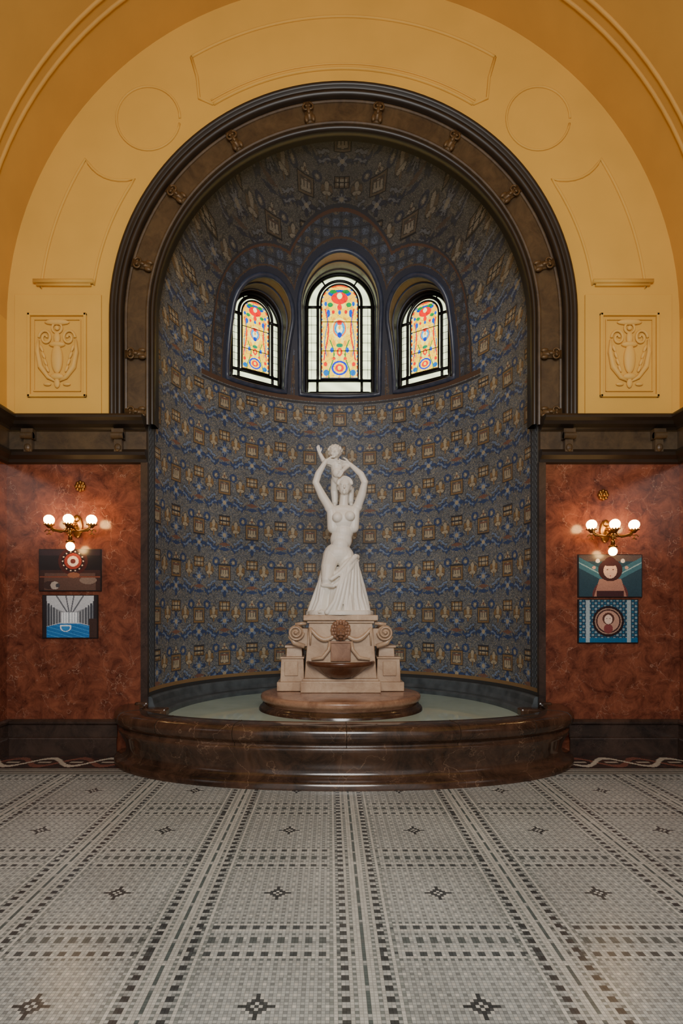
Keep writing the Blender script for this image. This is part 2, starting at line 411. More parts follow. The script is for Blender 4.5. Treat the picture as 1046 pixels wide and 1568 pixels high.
put((a<.056)&(np.abs(lv-.012)<.015),beige); put((a<.013)&(b_<.06),beige); put((np.abs(a-.038)<.013)&(np.abs(lv-.06)<.036),beige); put((a<.055)&(np.abs(lv-.092)<.009),rose)
petals(0,.195,.05,3,beige,rose,-pi/2*3,.6,.3)
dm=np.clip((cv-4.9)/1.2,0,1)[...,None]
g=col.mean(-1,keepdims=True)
col=col*(1-.65*dm)+g*np.array([1.0,.86,.70])*.65*dm  # browner dome: bronze tesserae plus warm light painted into the colour
col*=(1-.42*dm)  # shade of the upper dome painted into the tesserae
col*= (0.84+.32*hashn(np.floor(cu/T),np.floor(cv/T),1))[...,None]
eu=R*pi/2-np.abs(R*np.arctan2(cx,cy))
m=(eu<.17); put(m,(66,72,80)); put(m&(((np.floor(cv/.0315)+np.floor(eu/.0315))%2)<1),(104,112,122))
put((eu<.20)&(eu>.17),dark); put((eu<.115)&(eu>.10),dark); put((eu<.03),(100,104,104))
put((cz<.72),(60,60,60)); put((cz<.76)&(cz>.72),gold)
mask=np.ones(shape,bool)
dmin=np.full(shape,9.)
for (th,hw,z0,ap,*_) in wins:
    ss=cx*math.cos(th)-cy*math.sin(th); rr=cx*math.sin(th)+cy*math.cos(th)
    d=sdist(ss,cz,hw,z0,ap); d=np.where(rr>0,d,9.); dmin=np.minimum(dmin,d)
    mask&=~((d<0))
up=cz>ZC-.06
bm=(dmin<.24)&up
put(bm,(76,76,80)); an=np.sin(cu*26)*np.sin(cv*26)
put(bm&(an>.45),(94,100,114)); put(bm&(an<-.55),(108,98,84)); put(bm&(rnd>.7),(64,66,74)); put(bm&(np.abs(an)<.05),(58,58,62))
put((dmin<.255)&(dmin>.235)&up,(94,70,58)); put((dmin<.275)&(dmin>.255)&up,dark); put((dmin<.075)&up,(62,64,76)); put((dmin<.095)&(dmin>.08)&up,(92,74,62))
zl=(np.abs(cz-(ZC-.05))<.03)&(np.abs(cu)<2.05); put(zl,(92,70,58)); put((np.abs(cz-(ZC-.11))<.02)&(np.abs(cu)<2.05),dark)
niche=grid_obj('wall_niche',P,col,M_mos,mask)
def loc(th,s,r,z): return (s*math.cos(th)+r*math.sin(th),-s*math.sin(th)+r*math.cos(th),z)
def outline(hw,z0,ap,nl=14,na=32):
    zs=ap-hw;O=[]
    for k in range(nl): O.append((-hw,z0+(zs-z0)*k/nl))
    for k in range(na+1):
        a=pi-pi*k/na; O.append((hw*math.cos(a),zs+hw*math.sin(a)))
    for k in range(1,nl+1): O.append((hw,zs+(z0-zs)*k/nl))
    for k in range(1,nl): O.append((hw-2*hw*k/nl,z0))
    return O
RG=2.14
for wi,(th,hw,z0,ap,ghw,gz0,gap,sof) in enumerate(wins):
    e=empty('window_%d'%(wi+1))
    O=outline(hw,z0,ap); G=outline(ghw,gz0,gap); n=len(O)
    A=[];B=[]
    for s,z in O:
        r=math.sqrt(max(.01,R*R-s*s-max(0,z-ZC)**2)); A.append(loc(th,s,r,z))
    for s,z in G: B.append(loc(th,s+sof,RG,z))
    Vv=A+B; Ff=[(i,(i+1)%n,n+(i+1)%n,n+i) for i in range(n)]
    mesh_obj('reveal',Vv,Ff,M_rev,e,False)
    b=Build(); b.tube(A,.034,8,True); b.obj('opening_bead',M_blue,e,True)
    b=Build()
    for q,rr_ in((.4,.016),(.75,.014)):
        M=[Vector(a).lerp(Vector(c),q) for a,c in zip(A,B)]; b.tube(M,rr_,6,True)
    b.obj('reveal_bead',M_blue,e,True)
    t=.006; nu=int(2*ghw/t); nv=int((gap-gz0)/t)
    S=np.linspace(-ghw,ghw,nu+1); ZZ=np.linspace(gz0,gap,nv+1); SS,Zg=np.meshgrid(S,ZZ)
    SO=SS+sof
    Pg=np.stack([SO*math.cos(th)+(RG-.01)*math.sin(th),-SO*math.sin(th)+(RG-.01)*math.cos(th),Zg],-1)
    sc=(SS[:-1,:-1]+SS[1:,1:])/2; zc_=(Zg[:-1,:-1]+Zg[1:,1:])/2
    mk=inside(sc,zc_,ghw,gz0,gap)
    H=gap-gz0; pw=ghw*.54; pz0=gz0+.13*H; pap=gz0+.91*H
    gc=np.zeros(sc.shape+(3,)); gc[:]=L((204,214,170))
    gc*=(0.9+.15*np.sin(zc_*31+sc*17))[...,None]
    dI=sdist(sc,zc_,pw,pz0,pap); a=np.abs(sc)/pw; bq=(zc_-pz0)/(pap-pz0)
    def gp(m,c): gc[m]=L(c)
    ins=dI<0
    def E(x,y,rx,ry): return ins&(np.hypot((a-x)/rx,(bq-y)/ry)<1)
    gp(ins,(255,206,10)); gp(ins&(np.sin(a*9)*np.sin(bq*34)>.45),(255,226,90)); gp(ins&(np.sin(a*9+2)*np.sin(bq*26+1)>.7),(240,160,10)); gp(ins&(bq>.82),(250,186,20)); 
    ed=ins&(dI>-.020); gp(ed,(250,220,80)); gp(ed&(np.sin(zc_*60)>.4),(215,50,10)); gp(ed&(np.sin(zc_*60)<-.7),(10,80,170))
    gp(E(0,.91,.62,.04),(10,70,160)); gp(E(0,.86,.44,.065),(225,6,6)); gp(E(.34,.93,.2,.02),(6,120,50)); gp(E(0,.885,.14,.035),(255,240,150)); gp(E(.50,.79,.14,.025),(6,130,60)); gp(E(.74,.80,.08,.025),(10,80,180))
    gp(E(0,.765,.12,.035),(235,14,6)); gp(E(0,.71,.08,.025),(10,90,180)); gp(E(.60,.70,.10,.04),(10,70,180)); gp(E(.34,.715,.08,.02),(220,30,10))
    gp(E(0,.54,.44,.11),(255,232,110)); gp(E(0,.54,.36,.09),(240,100,10)); gp(E(0,.54,.29,.075),(30,150,200)); gp(E(0,.535,.17,.05),(245,240,190)); gp(E(0,.60,.13,.024),(225,20,10)); gp(E(0,.55,.07,.025),(235,170,40)); gp(E(0,.47,.12,.03),(10,50,170))
    gp(ins&(np.abs(a-.72-.12*np.sin(bq*9))<.035)&(bq<.75)&(bq>.2),(220,14,8)); gp(ins&(np.abs(a-.72+.08*np.sin(bq*12))<.022)&(bq<.7)&(bq>.25),(10,100,160))
    gp(ins&(np.abs(a-.44-.14*np.sin(bq*14+1))<.03)&(bq<.42),(6,120,50))
    gp(E(0,.36,.18,.022),(10,120,80)); gp(E(0,.29,.15,.045),(230,20,10)); gp(E(0,.29,.06,.025),(255,225,70)); gp(E(.42,.31,.09,.028),(10,80,200)); gp(E(.30,.22,.09,.016),(230,50,10))
    gp(E(0,.12,.44,.078),(10,50,190)); gp(E(0,.12,.33,.058),(255,206,40)); gp(E(0,.12,.23,.042),(235,20,10)); gp(E(0,.12,.10,.024),(255,225,70)); gp(E(.72,.07,.15,.034),(6,100,170)); gp(E(.76,.16,.10,.024),(225,30,10))
    ll=(np.abs(np.sin(sc*36+np.sin(zc_*21)))<.05)|(np.abs(np.sin(zc_*25+np.sin(sc*19)))<.05)
    gc[ins&ll]*=.35
    gc[ins]*=.62
    grid_obj('stained_glass',Pg,gc,M_glass,mk,e)
    b=Build()
    rr=RG-.03
    def PT(s,z): return loc(th,s+sof,rr,z)
    b.tube([PT(s*.96,z) for s,z in outline(ghw,gz0+.01,gap-.015)],.032,8,True)
    b.tube([PT(s,z) for s,z in outline(pw,pz0,pap)],.012,8,True)
    b.tube([PT(s,z) for s,z in outline(pw+.045,pz0-.025,pap+.045)],.022,6,True)
    zs=gap-ghw
    for s in(-1,1):
        b.tube([PT(s*(pw+.05),gz0),PT(s*(pw+.05),pz0)],.02,6)
        for z in(pz0-.03,gz0+.72*H): b.tube([PT(s*pw,z),PT(s*ghw*.99,z)] if z<zs else [PT(s*pw,z),PT(s*math.sqrt(max(0,ghw**2-(z-zs)**2)),z)],.022,6)
        b.tube([PT(s*pw*.75,zs+ghw*.62),PT(s*ghw*.55,zs+ghw*.84)],.012,6)
        for k in range(1,8): b.tube([PT(s*(pw+.05),pz0+(gz0+.72*H-pz0)*k/8),PT(s*ghw*.97,pz0+(gz0+.72*H-pz0)*k/8)],.0035,4)
        b.tube([PT(s*(pw+.045+ghw)/2,pz0),PT(s*(pw+.045+ghw)/2,gz0+.72*H)],.003,4)
    b.tube([PT(-ghw,pz0-.03),PT(ghw,pz0-.03)],.022,6)
    for z in(gz0+.36*H,gz0+.6*H): b.tube([PT(-pw,z),PT(pw,z)],.005,5)
    b.obj('lead_bars',M_lead,e,True)
# ---------------- floor ----------------
t=.0156; FX=3.5
xs=np.arange(-int(FX/t)-1,int(FX/t)+2)*t; ys=np.arange(int(YB/t),1)*t
XX,YY=np.meshgrid(xs,ys); Pf=np.stack([XX,YY,np.full_like(XX,ZF)],-1)
fx=(XX[:-1,:-1]+XX[1:,1:])/2; fy=(YY[:-1,:-1]+YY[1:,1:])/2
col=np.zeros(fx.shape+(3,)); col[:]=L((170,176,174)); rnd=rng.random(fx.shape)
ix=np.round(fx/t-.5).astype(int); iy=np.round(fy/t-.5).astype(int)
put((ix%4==0)&(iy%2==0),(130,136,136)); put((iy%4==0)&(ix%2==0),(136,142,142)); put((iy%4==2)&(ix%4==2),(196,198,192)); 
NS=54
OY=int(round(3.296/t))
lx=((ix+NS//2)%NS)-NS//2; ly=((iy+OY+NS//2)%NS)-NS//2
DK=(66,70,72);GR=(108,116,116);WH=(192,195,190)
def bandl(l,o):
    al=np.abs(l)
    put((al==9)&(o%3<2),(134,142,140)); put((al==7)&(o%2==0),GR); put((al==6)&(o%4<2),DK); put((al==5)&(o%4<2),DK); put(al==8,WH); put(al==4,(182,185,180))
    put((al==1)|(al==2),(186,189,184)); put((al==0)&(o%10<8),(88,100,100)); put((al==3)&(o%2==0),(120,128,126))
def bandc(l,o):
    al=np.abs(l)
    put((al==9)&(o%2==0),GR); put((al==8),WH); put(((al==7)|(al==6))&(o%4<2),(78,84,86)); put((al==5),WH); put((al==3)&(o%4==0),GR); put((al<=1)&(o%4<2),(92,100,100))
bandc(ly,ix); bandl(lx,iy)
dx=np.abs(((ix)%NS)-NS//2); dy=np.abs(((iy+OY)%NS)-NS//2)
md=dx+dy
put(md<=4,WH); put((md==3)&(dx!=0)&(dy!=0),(78,82,84)); put((dx==0)&(dy>=2)&(dy<=4),DK); put((dy==0)&(dx>=2)&(dx<=4),DK); put((dx==1)&(dy==1),DK); put(md==0,DK)
m=fy>-.72; put(m,(150,148,140)); 
put(fy>-.56,(50,44,42)); 
yc=-.30
w1=yc+.14*np.sin(fx*2*pi/.62); w2=yc-.14*np.sin(fx*2*pi/.62)
m=(fy>-.52)&(fy<-.07)
put(m&(rnd<.35),(84,54,48)); put(m&(np.abs(fy-w2)<.045),(132,84,70)); put(m&(np.abs(fy-w1)<.038),(206,198,182)); put(m&(np.abs(fy-yc)<.02)&(np.abs(np.sin(fx*2*pi/.62))>.8),(180,172,156)); put((np.abs(fy+.54)<.012),(200,194,180)); put((np.abs(fy+.63)<.012),DK); put((np.abs(fy+.69)<.010),GR)
col*=(.86+.28*rng.random(fx.shape))[...,None]
grid_obj('floor',Pf,col,M_floor)
# ---------------- fountain basin ----------------
e=empty('fountain_basin')
A_,B_=2.28,1.16
def ebase(a,n=2.2):
    c,s=math.cos(a),abs(math.sin(a))
    x=A_*math.copysign(abs(c)**(2/n),c); y=-B_*s**(2/n); return x,y
NA=96; pts=[ebase(pi*k/NA) for k in range(NA+1)][::-1]
S=[]
for i,(x,y) in enumerate(pts):
    if i==0: n=(-1,0)
    elif i==NA: n=(1,0)
    else:
        tx=pts[i+1][0]-pts[i-1][0]; ty=pts[i+1][1]-pts[i-1][1]; l=math.hypot(tx,ty); n=(ty/l,-tx/l)
    S.append(lambda p,x=x,y=y,n=n:(x+n[0]*p[0],min(-.002,y+n[1]*p[0]),p[1]))
bp=[(.04,0),(.04,.06),(.02,.075),(-.03,.085),(-.065,.12),(-.07,.17),(-.055,.24),(-.02,.32),(.0,.36),(.0,.39),(-.02,.395),(-.02,.425),(.005,.44),(.03,.465),(.043,.50),(.045,.53),(.035,.565),(.012,.59),(-.02,.602),(-.06,.605),(-.19,.605),(-.22,.595),(-.23,.575),(-.23,.3)]
bp=[(o,ZF+z*(.61-ZF)/.605) for o,z in bp]
V,F=sweep(S,bp); mesh_obj('basin_body',V,F,M_brown,e,True)
b=Build()
for k in range(12,NA,12):
    p=[S[k](q) for q in bp[10:21]]; b.tube([Vector(v)+Vector((0,0,.0005)) for v in p],.003,4)
b.obj('joints',M_dark,e)
W=[(x*.96,y*.88) for x,y in pts]; W=[(max(-2.02,min(2.02,x)),min(y,0)) for x,y in W]
back=[(1.85*math.cos(a),1.85*math.sin(a)) for a in np.linspace(0.02,pi-.02,60)]
V=[(0,0.2,.50)]+[(x,y,.50) for x,y in W]+[(x,y,.50) for x,y in back]; n=len(V)-1
mesh_obj('water',V,[(0,i,i%n+1) for i in range(1,n+1)],M_water,e)
bed=[(x*.97,y*.9) for x,y in pts]+[(2.02*math.cos(a),2.02*math.sin(a)) for a in np.linspace(0,pi,60)]
V=[(0,.2,.42)]+[(max(-2.2,min(2.2,x)),y,.42) for x,y in bed]; n=len(V)-1
mesh_obj('basin_bed',V,[(0,i,i%n+1) for i in range(1,n+1)],M_curb,e)
cp=[(1.82,.40),(1.82,.54),(1.84,.56),(1.95,.56),(1.97,.60),(1.985,.66),(2.0,.68),(2.029,.68)]
ST=[lambda p,a=a:(p[0]*math.cos(a),p[0]*math.sin(a),p[1]) for a in np.linspace(0,pi,60)]
V,F=sweep(ST,cp)
o0=len(V)
for s in(-1,1):
    k0=len(V); V+=[(s*p[0],.001,p[1]) for p in cp]+[(s*2.029,.001,.40)]; F.append(tuple(range(k0,len(V))))
mesh_obj('curb',V,F,M_curb,niche,False)
b=Build()
for s in(-1,1): b.box((s*1.94,-.06,.50),(.26,.14,.15)); b.box((s*2.09,-.03,.60),(.14,.05,.06))
b.obj('rim_ends',M_brown,e,bevel=.02)
def drum(prof,cx,cy,ax,ay,name,mat,n=72):
    ST=[lambda p,a=a:(cx+(ax+p[0])*math.cos(a),cy+(ay+p[0])*math.sin(a),p[1]) for a in np.linspace(0,2*pi,n+1)]
    V,F=sweep(ST,prof+[(-min(ax,ay)+.01,prof[-1][1])]); return mesh_obj(name,V,F,mat,e,True)
xc=-.02
drum([(.06,.3),(.06,.52),(.045,.54),(.02,.55),(.02,.57)],xc,.38,.84,.70,'drum_step',M_brown)
drum([(-.02,.56),(-.0,.57),(.0,.59),(.03,.605),(.04,.625),(.04,.65),(.03,.67),(0,.676)],xc,.38,.84,.70,'drum_top',M_pedr)
# ---------------- pedestal ----------------
e=empty('statue_pedestal')
b=Build(); b.box((xc,.62,.74),(.88,.66,.125)); b.box((xc,.62,.815),(.84,.62,.03)); b.obj('plinth',M_ped,e,bevel=.008)
b=Build()
def frus(b,cx,cy,z0,z1,w0,w1,d0,d1):
    V=[(cx+sx*w/2,cy+sy*d/2,z) for z,w,d in((z0,w0,d0),(z1,w1,d1)) for sx,sy in((-1,-1),(1,-1),(1,1),(-1,1))]
    b.add(V,[(3,2,1,0),(4,5,6,7),(0,1,5,4),(1,2,6,5),(2,3,7,6),(3,0,4,7)])
frus(b,xc,.62,.83,1.44,.80,.70,.56,.54)
b.box((xc,.62,1.455),(.74,.58,.03)); b.box((xc,.62,1.50),(.82,.64,.06)); b.obj('die',M_ped,e,bevel=.008)
b=Build()
for s in(-1,1):
    x=xc+s*.55
    frus(b,x,.66,.68,.78,.32,.32,.5,.5); frus(b,x-s*.01,.66,.78,1.04,.27,.25,.44,.42); frus(b,x-s*.03,.66,1.06,1.17,.18,.17,.36,.34)
    b.box((x-s*.03,.66,1.175),(.21,.40,.025)); b.box((x-s*.01,.66,1.05),(.27,.45,.02))
    b.box((xc+s*.55,.435,.93),(.15,.02,.16))
b.obj('side_piers',M_ped,e,bevel=.006)
b=Build()
for s in(-1,1):
    vx,vz=xc+s*.495,1.335
    b.tube([(vx,.37,vz),(vx,.80,vz)],.082,24)
    sp=[(vx+s*(.085*(1-k/50))*math.cos(k/40*4*pi+pi),.362,vz+(.085*(1-k/50))*math.sin(k/40*4*pi+pi)) for k in range(41)]
    b.tube(sp,.013,6); b.ell((vx,.36,vz),.02)
    b.tube([(xc+s*.38,.38,1.44),(vx+s*.01,.38,1.425)],.02,8)
    b.tube([(vx+s*.07,.40,1.30),(vx+s*.02,.40,1.22),(xc+s*.40,.40,1.18)],.028,8)
b.obj('volutes',M_ped,e,True)
b=Build()
for s in(-1,1): b.box((xc+s*.42,.6,1.28),(.12,.40,.2))
b.obj('volute_blocks',M_ped,e,bevel=.01)
b=Build(); b.box((xc,.33,1.12),(.22,.03,.20)); b.box((xc,.325,1.23),(.26,.04,.025)); b.obj('spout_panel',M_pedr,e,bevel=.006)
b=Build()
for s in(-1,1):
    b.tube([(xc+s*(.04+.30*k/12),.325-.01*math.sin(pi*k/12),1.33-.10*math.sin(pi*k/12)+.06*k/12) for k in range(13)],[.014+.014*math.sin(pi*k/12) for k in range(13)],8)
    b.tube([(xc+s*.33,.325,1.39),(xc+s*.335,.325,1.2)],[.018,.008],8)
    b.tube([(xc+s*.12,.32,1.24),(xc+s*.13,.31,1.15),(xc+s*.20,.31,1.06),(xc+s*.32,.32,1.04)],[.016,.02,.022,.014],8)
b.obj('garlands',M_ped,e,True)
b=Build()
b.ell((xc,.31,1.36),(.068,.06,.078)); b.ell((xc,.255,1.33),(.042,.042,.036)); b.ell((xc,.222,1.345),(.018,.016,.013)); b.ell((xc,.245,1.292),(.028,.028,.014)); b.cap((xc,.25,1.39),.012,(xc,.225,1.35),.012,8)
for k in range(16):
    a=2*pi*k/16; b.ell((xc+.088*math.cos(a),.315,1.365+.092*math.sin(a)),(.026,.03,.03),None,8,6)
for k in range(12):
    a=2*pi*k/12; b.ell((xc+.066*math.cos(a),.29,1.368+.07*math.sin(a)),(.018,.022,.022),None,8,6)
for s in(-1,1): b.ell((xc+s*.028,.258,1.385),(.014,.01,.008),None,8,6); b.ell((xc+s*.058,.28,1.435),(.02,.014,.022),None,8,6); b.ell((xc+s*.024,.225,1.322),(.022,.018,.016),None,8,6)
b.obj('lion_mask',M_pedr,e,True)
ST=[lambda p,a=a:(xc+.37*p[0]*math.cos(a),.36+.30*p[0]*math.sin(a)*-1,p[1]) for a in np.linspace(0,pi,40)]
bw=[(0,.93),(.5,.94),(.85,.985),(.92,1.02),(.96,1.03),(1.0,1.025),(1.03,1.01),(1.0,.985),(.92,.97),(.8,.95),(.62,.90),(.45,.855),(.25,.835),(0,.83)]
V,F=sweep(ST,bw); mesh_obj('spill_bowl',V,F,M_pink,e,True)
# ---------------- statue ----------------
b=Build()
b.ell((-.025,.0,.70),(.165,.125,.13)); b.ell((.010,-.0,.86),(.126,.095,.13)); b.ell((.032,.0,.95),(.118,.09,.12))
b.ell((.035,.005,1.09),(.142,.10,.15)); b.ell((.036,.01,1.20),(.155,.075,.065)); b.ell((.0,-.045,.80),(.095,.065,.10))
b.ell((-.035,-.085,1.105),(.058,.052,.056)); b.ell((.108,-.085,1.12),(.058,.052,.056))
b.cap((-.08,.0,1.0),.07,(-.10,0,1.18),.055); b.cap((.15,.0,1.0),.065,(.17,0,1.19),.055)
b.ell((-.085,.07,.66),(.09,.08,.1)); b.ell((.06,.07,.67),(.09,.08,.1))
b.cap((.036,.015,1.22),.056,(.048,.0,1.39),.046)
Rh=roty(math.radians(4))@rotx(math.radians(-4))
b.ell((.05,.0,1.475),(.075,.092,.10),Rh); b.ell((.048,-.03,1.43),(.055,.058,.07),Rh)
b.ell((.045,-.075,1.388),(.022,.02,.02)); b.cap((.048,-.088,1.475),.009,(.046,-.108,1.44),.013); b.ell((.046,-.088,1.412),(.02,.012,.007)); b.ell((.046,-.086,1.402),(.016,.012,.006))
for s in(-1,1): b.ell((.048+s*.03,-.082,1.487),(.024,.012,.007)); b.ell((.048+s*.029,-.078,1.468),(.012,.008,.007)); b.ell((.05+s*.075,.0,1.455),(.010,.018,.026))
b.ell((.053,.025,1.505),(.085,.092,.082)); b.ell((.055,.11,1.49),(.05,.045,.045))
for k in range(13):
    a=pi*(k/12); b.ell((.052+.078*math.cos(a),-.055+.03*abs(math.cos(a)),1.50+.065*math.sin(a)),(.02,.022,.018),None,10,8)
b.ell((-.12,.0,1.225),.06); b.ell((.195,.0,1.235),.058)
b.chain([(-.12,0,1.225,.054),(-.205,-.02,1.36,.050),(-.28,-.03,1.51,.037)]); b.chain([(-.28,-.03,1.51,.040),(-.25,-.03,1.61,.039),(-.165,-.03,1.755,.025)])
b.chain([(.195,0,1.235,.053),(.245,-.05,1.37,.048),(.275,-.09,1.50,.036)]); b.chain([(.275,-.09,1.50,.039),(.235,-.08,1.59,.037),(.115,-.05,1.71,.024)])
def hand(w,d,n_,spread,k=1.0):
    w=Vector(w);d=Vector(d).normalized();t_=Vector(n_); t_=(t_-d*t_.dot(d)).normalized(); c_=d.cross(t_)
    for i in range(4):
        o=(i-1.5)*.0185*k; ln=[.068,.078,.072,.056][i]*k
        p0=w+d*.012*k+t_*(-o)*.7; p1=w+d*.082*k+t_*(-o); b.cap(p0,.0125*k,p1,.0115*k,8)
        dd1=(d+c_*spread*.5-t_*o*3).normalized(); p2=p1+dd1*ln*.5; dd2=(d+c_*spread*1.6-t_*o*3).normalized(); p3=p2+dd2*ln*.5
        b.cap(p1,.0098*k,p2,.009*k,8); b.cap(p2,.009*k,p3,.0075*k,8)
    p=w+d*.02*k+t_*.02*k; q1=p+(d*.5+t_*.6).normalized()*.045*k; q2=q1+(d*.85+t_*.2+c_*spread*.6).normalized()*.04*k
    b.cap(p,.014*k,q1,.0115*k,8); b.cap(q1,.011*k,q2,.0085*k,8)
hand((-.165,-.03,1.755),(.85,.15,-.1),(.2,-.3,.6),.5); hand((.115,-.05,1.71),(-.8,.1,.15),(-.1,-.5,.6),.5)
# infant held overhead, torso between her hands
b.cap((-.02,.07,1.58),.078,(-.045,.03,1.715),.066); b.ell((-.035,-.0,1.63),(.055,.05,.06)); b.cap((-.055,.04,1.74),.045,(-.06,.02,1.80),.034)
b.ell((-.06,.02,1.865),(.070,.080,.080)); b.ell((-.062,-.015,1.845),(.050,.052,.052)); b.ell((-.064,-.068,1.852),(.009,.013,.011)); b.ell((-.064,-.054,1.828),(.014,.012,.006)); b.ell((-.064,-.050,1.806),(.016,.014,.012))
for s in(-1,1): b.ell((-.063+s*.024,-.052,1.868),(.017,.012,.007)); b.ell((-.062+s*.03,-.043,1.838),(.02,.018,.018)); b.ell((-.06+s*.070,.02,1.855),(.008,.014,.018))
for k in range(26):
    a=k*2.399; zz=.25+.75*(k/25); rr=math.sqrt(max(0,1-zz*zz)); b.ell((-.06+.074*rr*math.cos(a),.03+.07*rr*math.sin(a),1.875+.07*zz),.022,None,8,6)
b.chain([(-.11,.03,1.735,.034),(-.19,.0,1.765,.029),(-.235,-.03,1.845,.020)]); hand((-.235,-.03,1.845),(-.25,-.1,.9),(.8,-.2,0),.3,.6)
b.chain([(.01,.02,1.735,.034),(.075,-.04,1.69,.029),(.03,-.10,1.63,.020)]); hand((.03,-.10,1.63),(-.5,-.1,-.7),(-.6,-.2,.4),.3,.6)
b.chain([(-.05,.09,1.56,.058),(-.065,.13,1.45,.048),(-.06,.12,1.30,.034)]); b.chain([(-.06,.12,1.30,.03),(-.065,.08,1.27,.024)])
b.chain([(.03,.09,1.56,.058),(.12,.13,1.46,.048),(.125,.12,1.31,.034)]); b.chain([(.125,.12,1.31,.03),(.13,.08,1.28,.024)])
# legs
b.chain([(-.10,-.01,.68,.098),(-.135,-.09,.54,.086),(-.155,-.15,.40,.062)]); b.chain([(-.155,-.15,.40,.06),(-.165,-.12,.28,.055),(-.19,-.09,.08,.034)])
b.chain([(-.19,-.08,.06,.036),(-.20,-.15,.045,.032),(-.215,-.23,.035,.022)])
for k in range(5): b.cap((-.235+.014*k,-.235,.033),.011,(-.24+.015*k,-.262+.004*k,.03),.010,8)
b.chain([(.06,0,.68,.098),(.075,-.03,.53,.086),(.085,-.06,.38,.064)]); b.chain([(.085,-.05,.38,.06),(.095,-.0,.1,.045)])
NT=120; NZ=26; V=[];F=[]
def ztop(t_):
    x=math.cos(t_); f=-math.sin(t_)
    return .60+.07*x-.16*max(0,f)*max(0,-x+.25)-.03*max(0,f)
for i in range(NZ+1):
    q=i/NZ
    for k in range(NT):
        t_=2*pi*k/NT; zt=ztop(t_); z=zt*(1-q)
        g=max(0,1-z/.65); rx=.185+.165*g**1.1; ry=.14+.13*g**1.1
        pl=.028*(.25+.9*max(0,g))*(math.sin(11*t_+2.4*g)+.55*math.sin(19*t_-1.5*g+1)+.3*math.sin(31*t_))
        rx+=pl;ry+=pl
        V.append((-.015+.02*(1-g)+rx*math.cos(t_),.02+ry*math.sin(t_),z))
for i in range(NZ):
    for k in range(NT): F.append((i*NT+k,(i+1)*NT+k,(i+1)*NT+(k+1)%NT,i*NT+(k+1)%NT))
V.append((0,0,.56)); V.append((0,0,0)); 
for k in range(NT): F.append((len(V)-2,k,(k+1)%NT)); F.append((len(V)-1,NZ*NT+(k+1)%NT,NZ*NT+k))
b.add(V,F)
for off,r0 in((0,.026),(-.04,.02)):
    pts=[]
    for k in range(60):
        t_=2*pi*k/60; pts.append((.005+(.195-.1*off)*math.cos(t_),.02+(.15-.1*off)*math.sin(t_),ztop(t_)+off+.01*math.sin(5*t_)))
    b.tube(pts,r0,8,True)
for (x0,z0,x1,x2,y0) in[(.15,.66,.12,.13,-.13),(.17,.64,.17,.2,-.11),(.19,.62,.22,.27,-.08),(.12,.62,.07,.05,-.16),(.10,.58,.02,-.03,-.18),(.06,.52,-.03,-.08,-.2),(.02,.46,-.07,-.15,-.21),(-.2,.52,-.26,-.31,-.06),(-.19,.46,-.23,-.28,-.12)]:
    b.chain([(x0,y0,z0,.016),((x0+x1)/2,y0-.035,z0*.66,.022),(x1,y0-.05,z0*.33,.026),(x2,y0-.06,.03,.03)])
b.chain([(.17,-.1,.66,.03),(.10,-.17,.58,.03),(.0,-.2,.47,.026),(-.10,-.21,.40,.022),(-.2,-.15,.42,.02)])
b.chain([(.17,-.1,.62,.025),(.11,-.18,.52,.025),(.03,-.22,.40,.022),(-.08,-.235,.32,.02),(-.2,-.18,.33,.018)])
n=48; V=[];F=[]
for zi,(z,sc_) in enumerate(((-.0,1.0),(.035,1.0),(.05,.96))):
    for k in range(n):
        t_=2*pi*k/n; wv=1+.02*math.sin(7*t_)
        V.append((-.005+.385*sc_*wv*math.cos(t_),.0+.30*sc_*wv*math.sin(t_),z))
for i in range(2):
    for k in range(n): F.append((i*n+k,i*n+(k+1)%n,(i+1)*n+(k+1)%n,(i+1)*n+k))
F.append(tuple(range(n))[::-1]); F.append(tuple(range(2*n,3*n)))
b.add(V,F)
st=b.obj('tmp',M_stat,None,True)
rm=st.modifiers.new('r','REMESH'); rm.mode='VOXEL'; rm.voxel_size=.0050; rm.use_smooth_shade=True
sm=st.modifiers.new('s','SMOOTH'); sm.factor=.5; sm.iterations=4
dg=bpy.context.evaluated_depsgraph_get(); me=bpy.data.meshes.new_from_object(st.evaluated_get(dg)); 
bpy.data.objects.remove(st)
me.name='marble_statue'
if not me.materials: me.materials.append(M_stat)
so=bpy.data.objects.new('marble_statue',me); C.objects.link(so); so.location=(xc,.58,1.53)
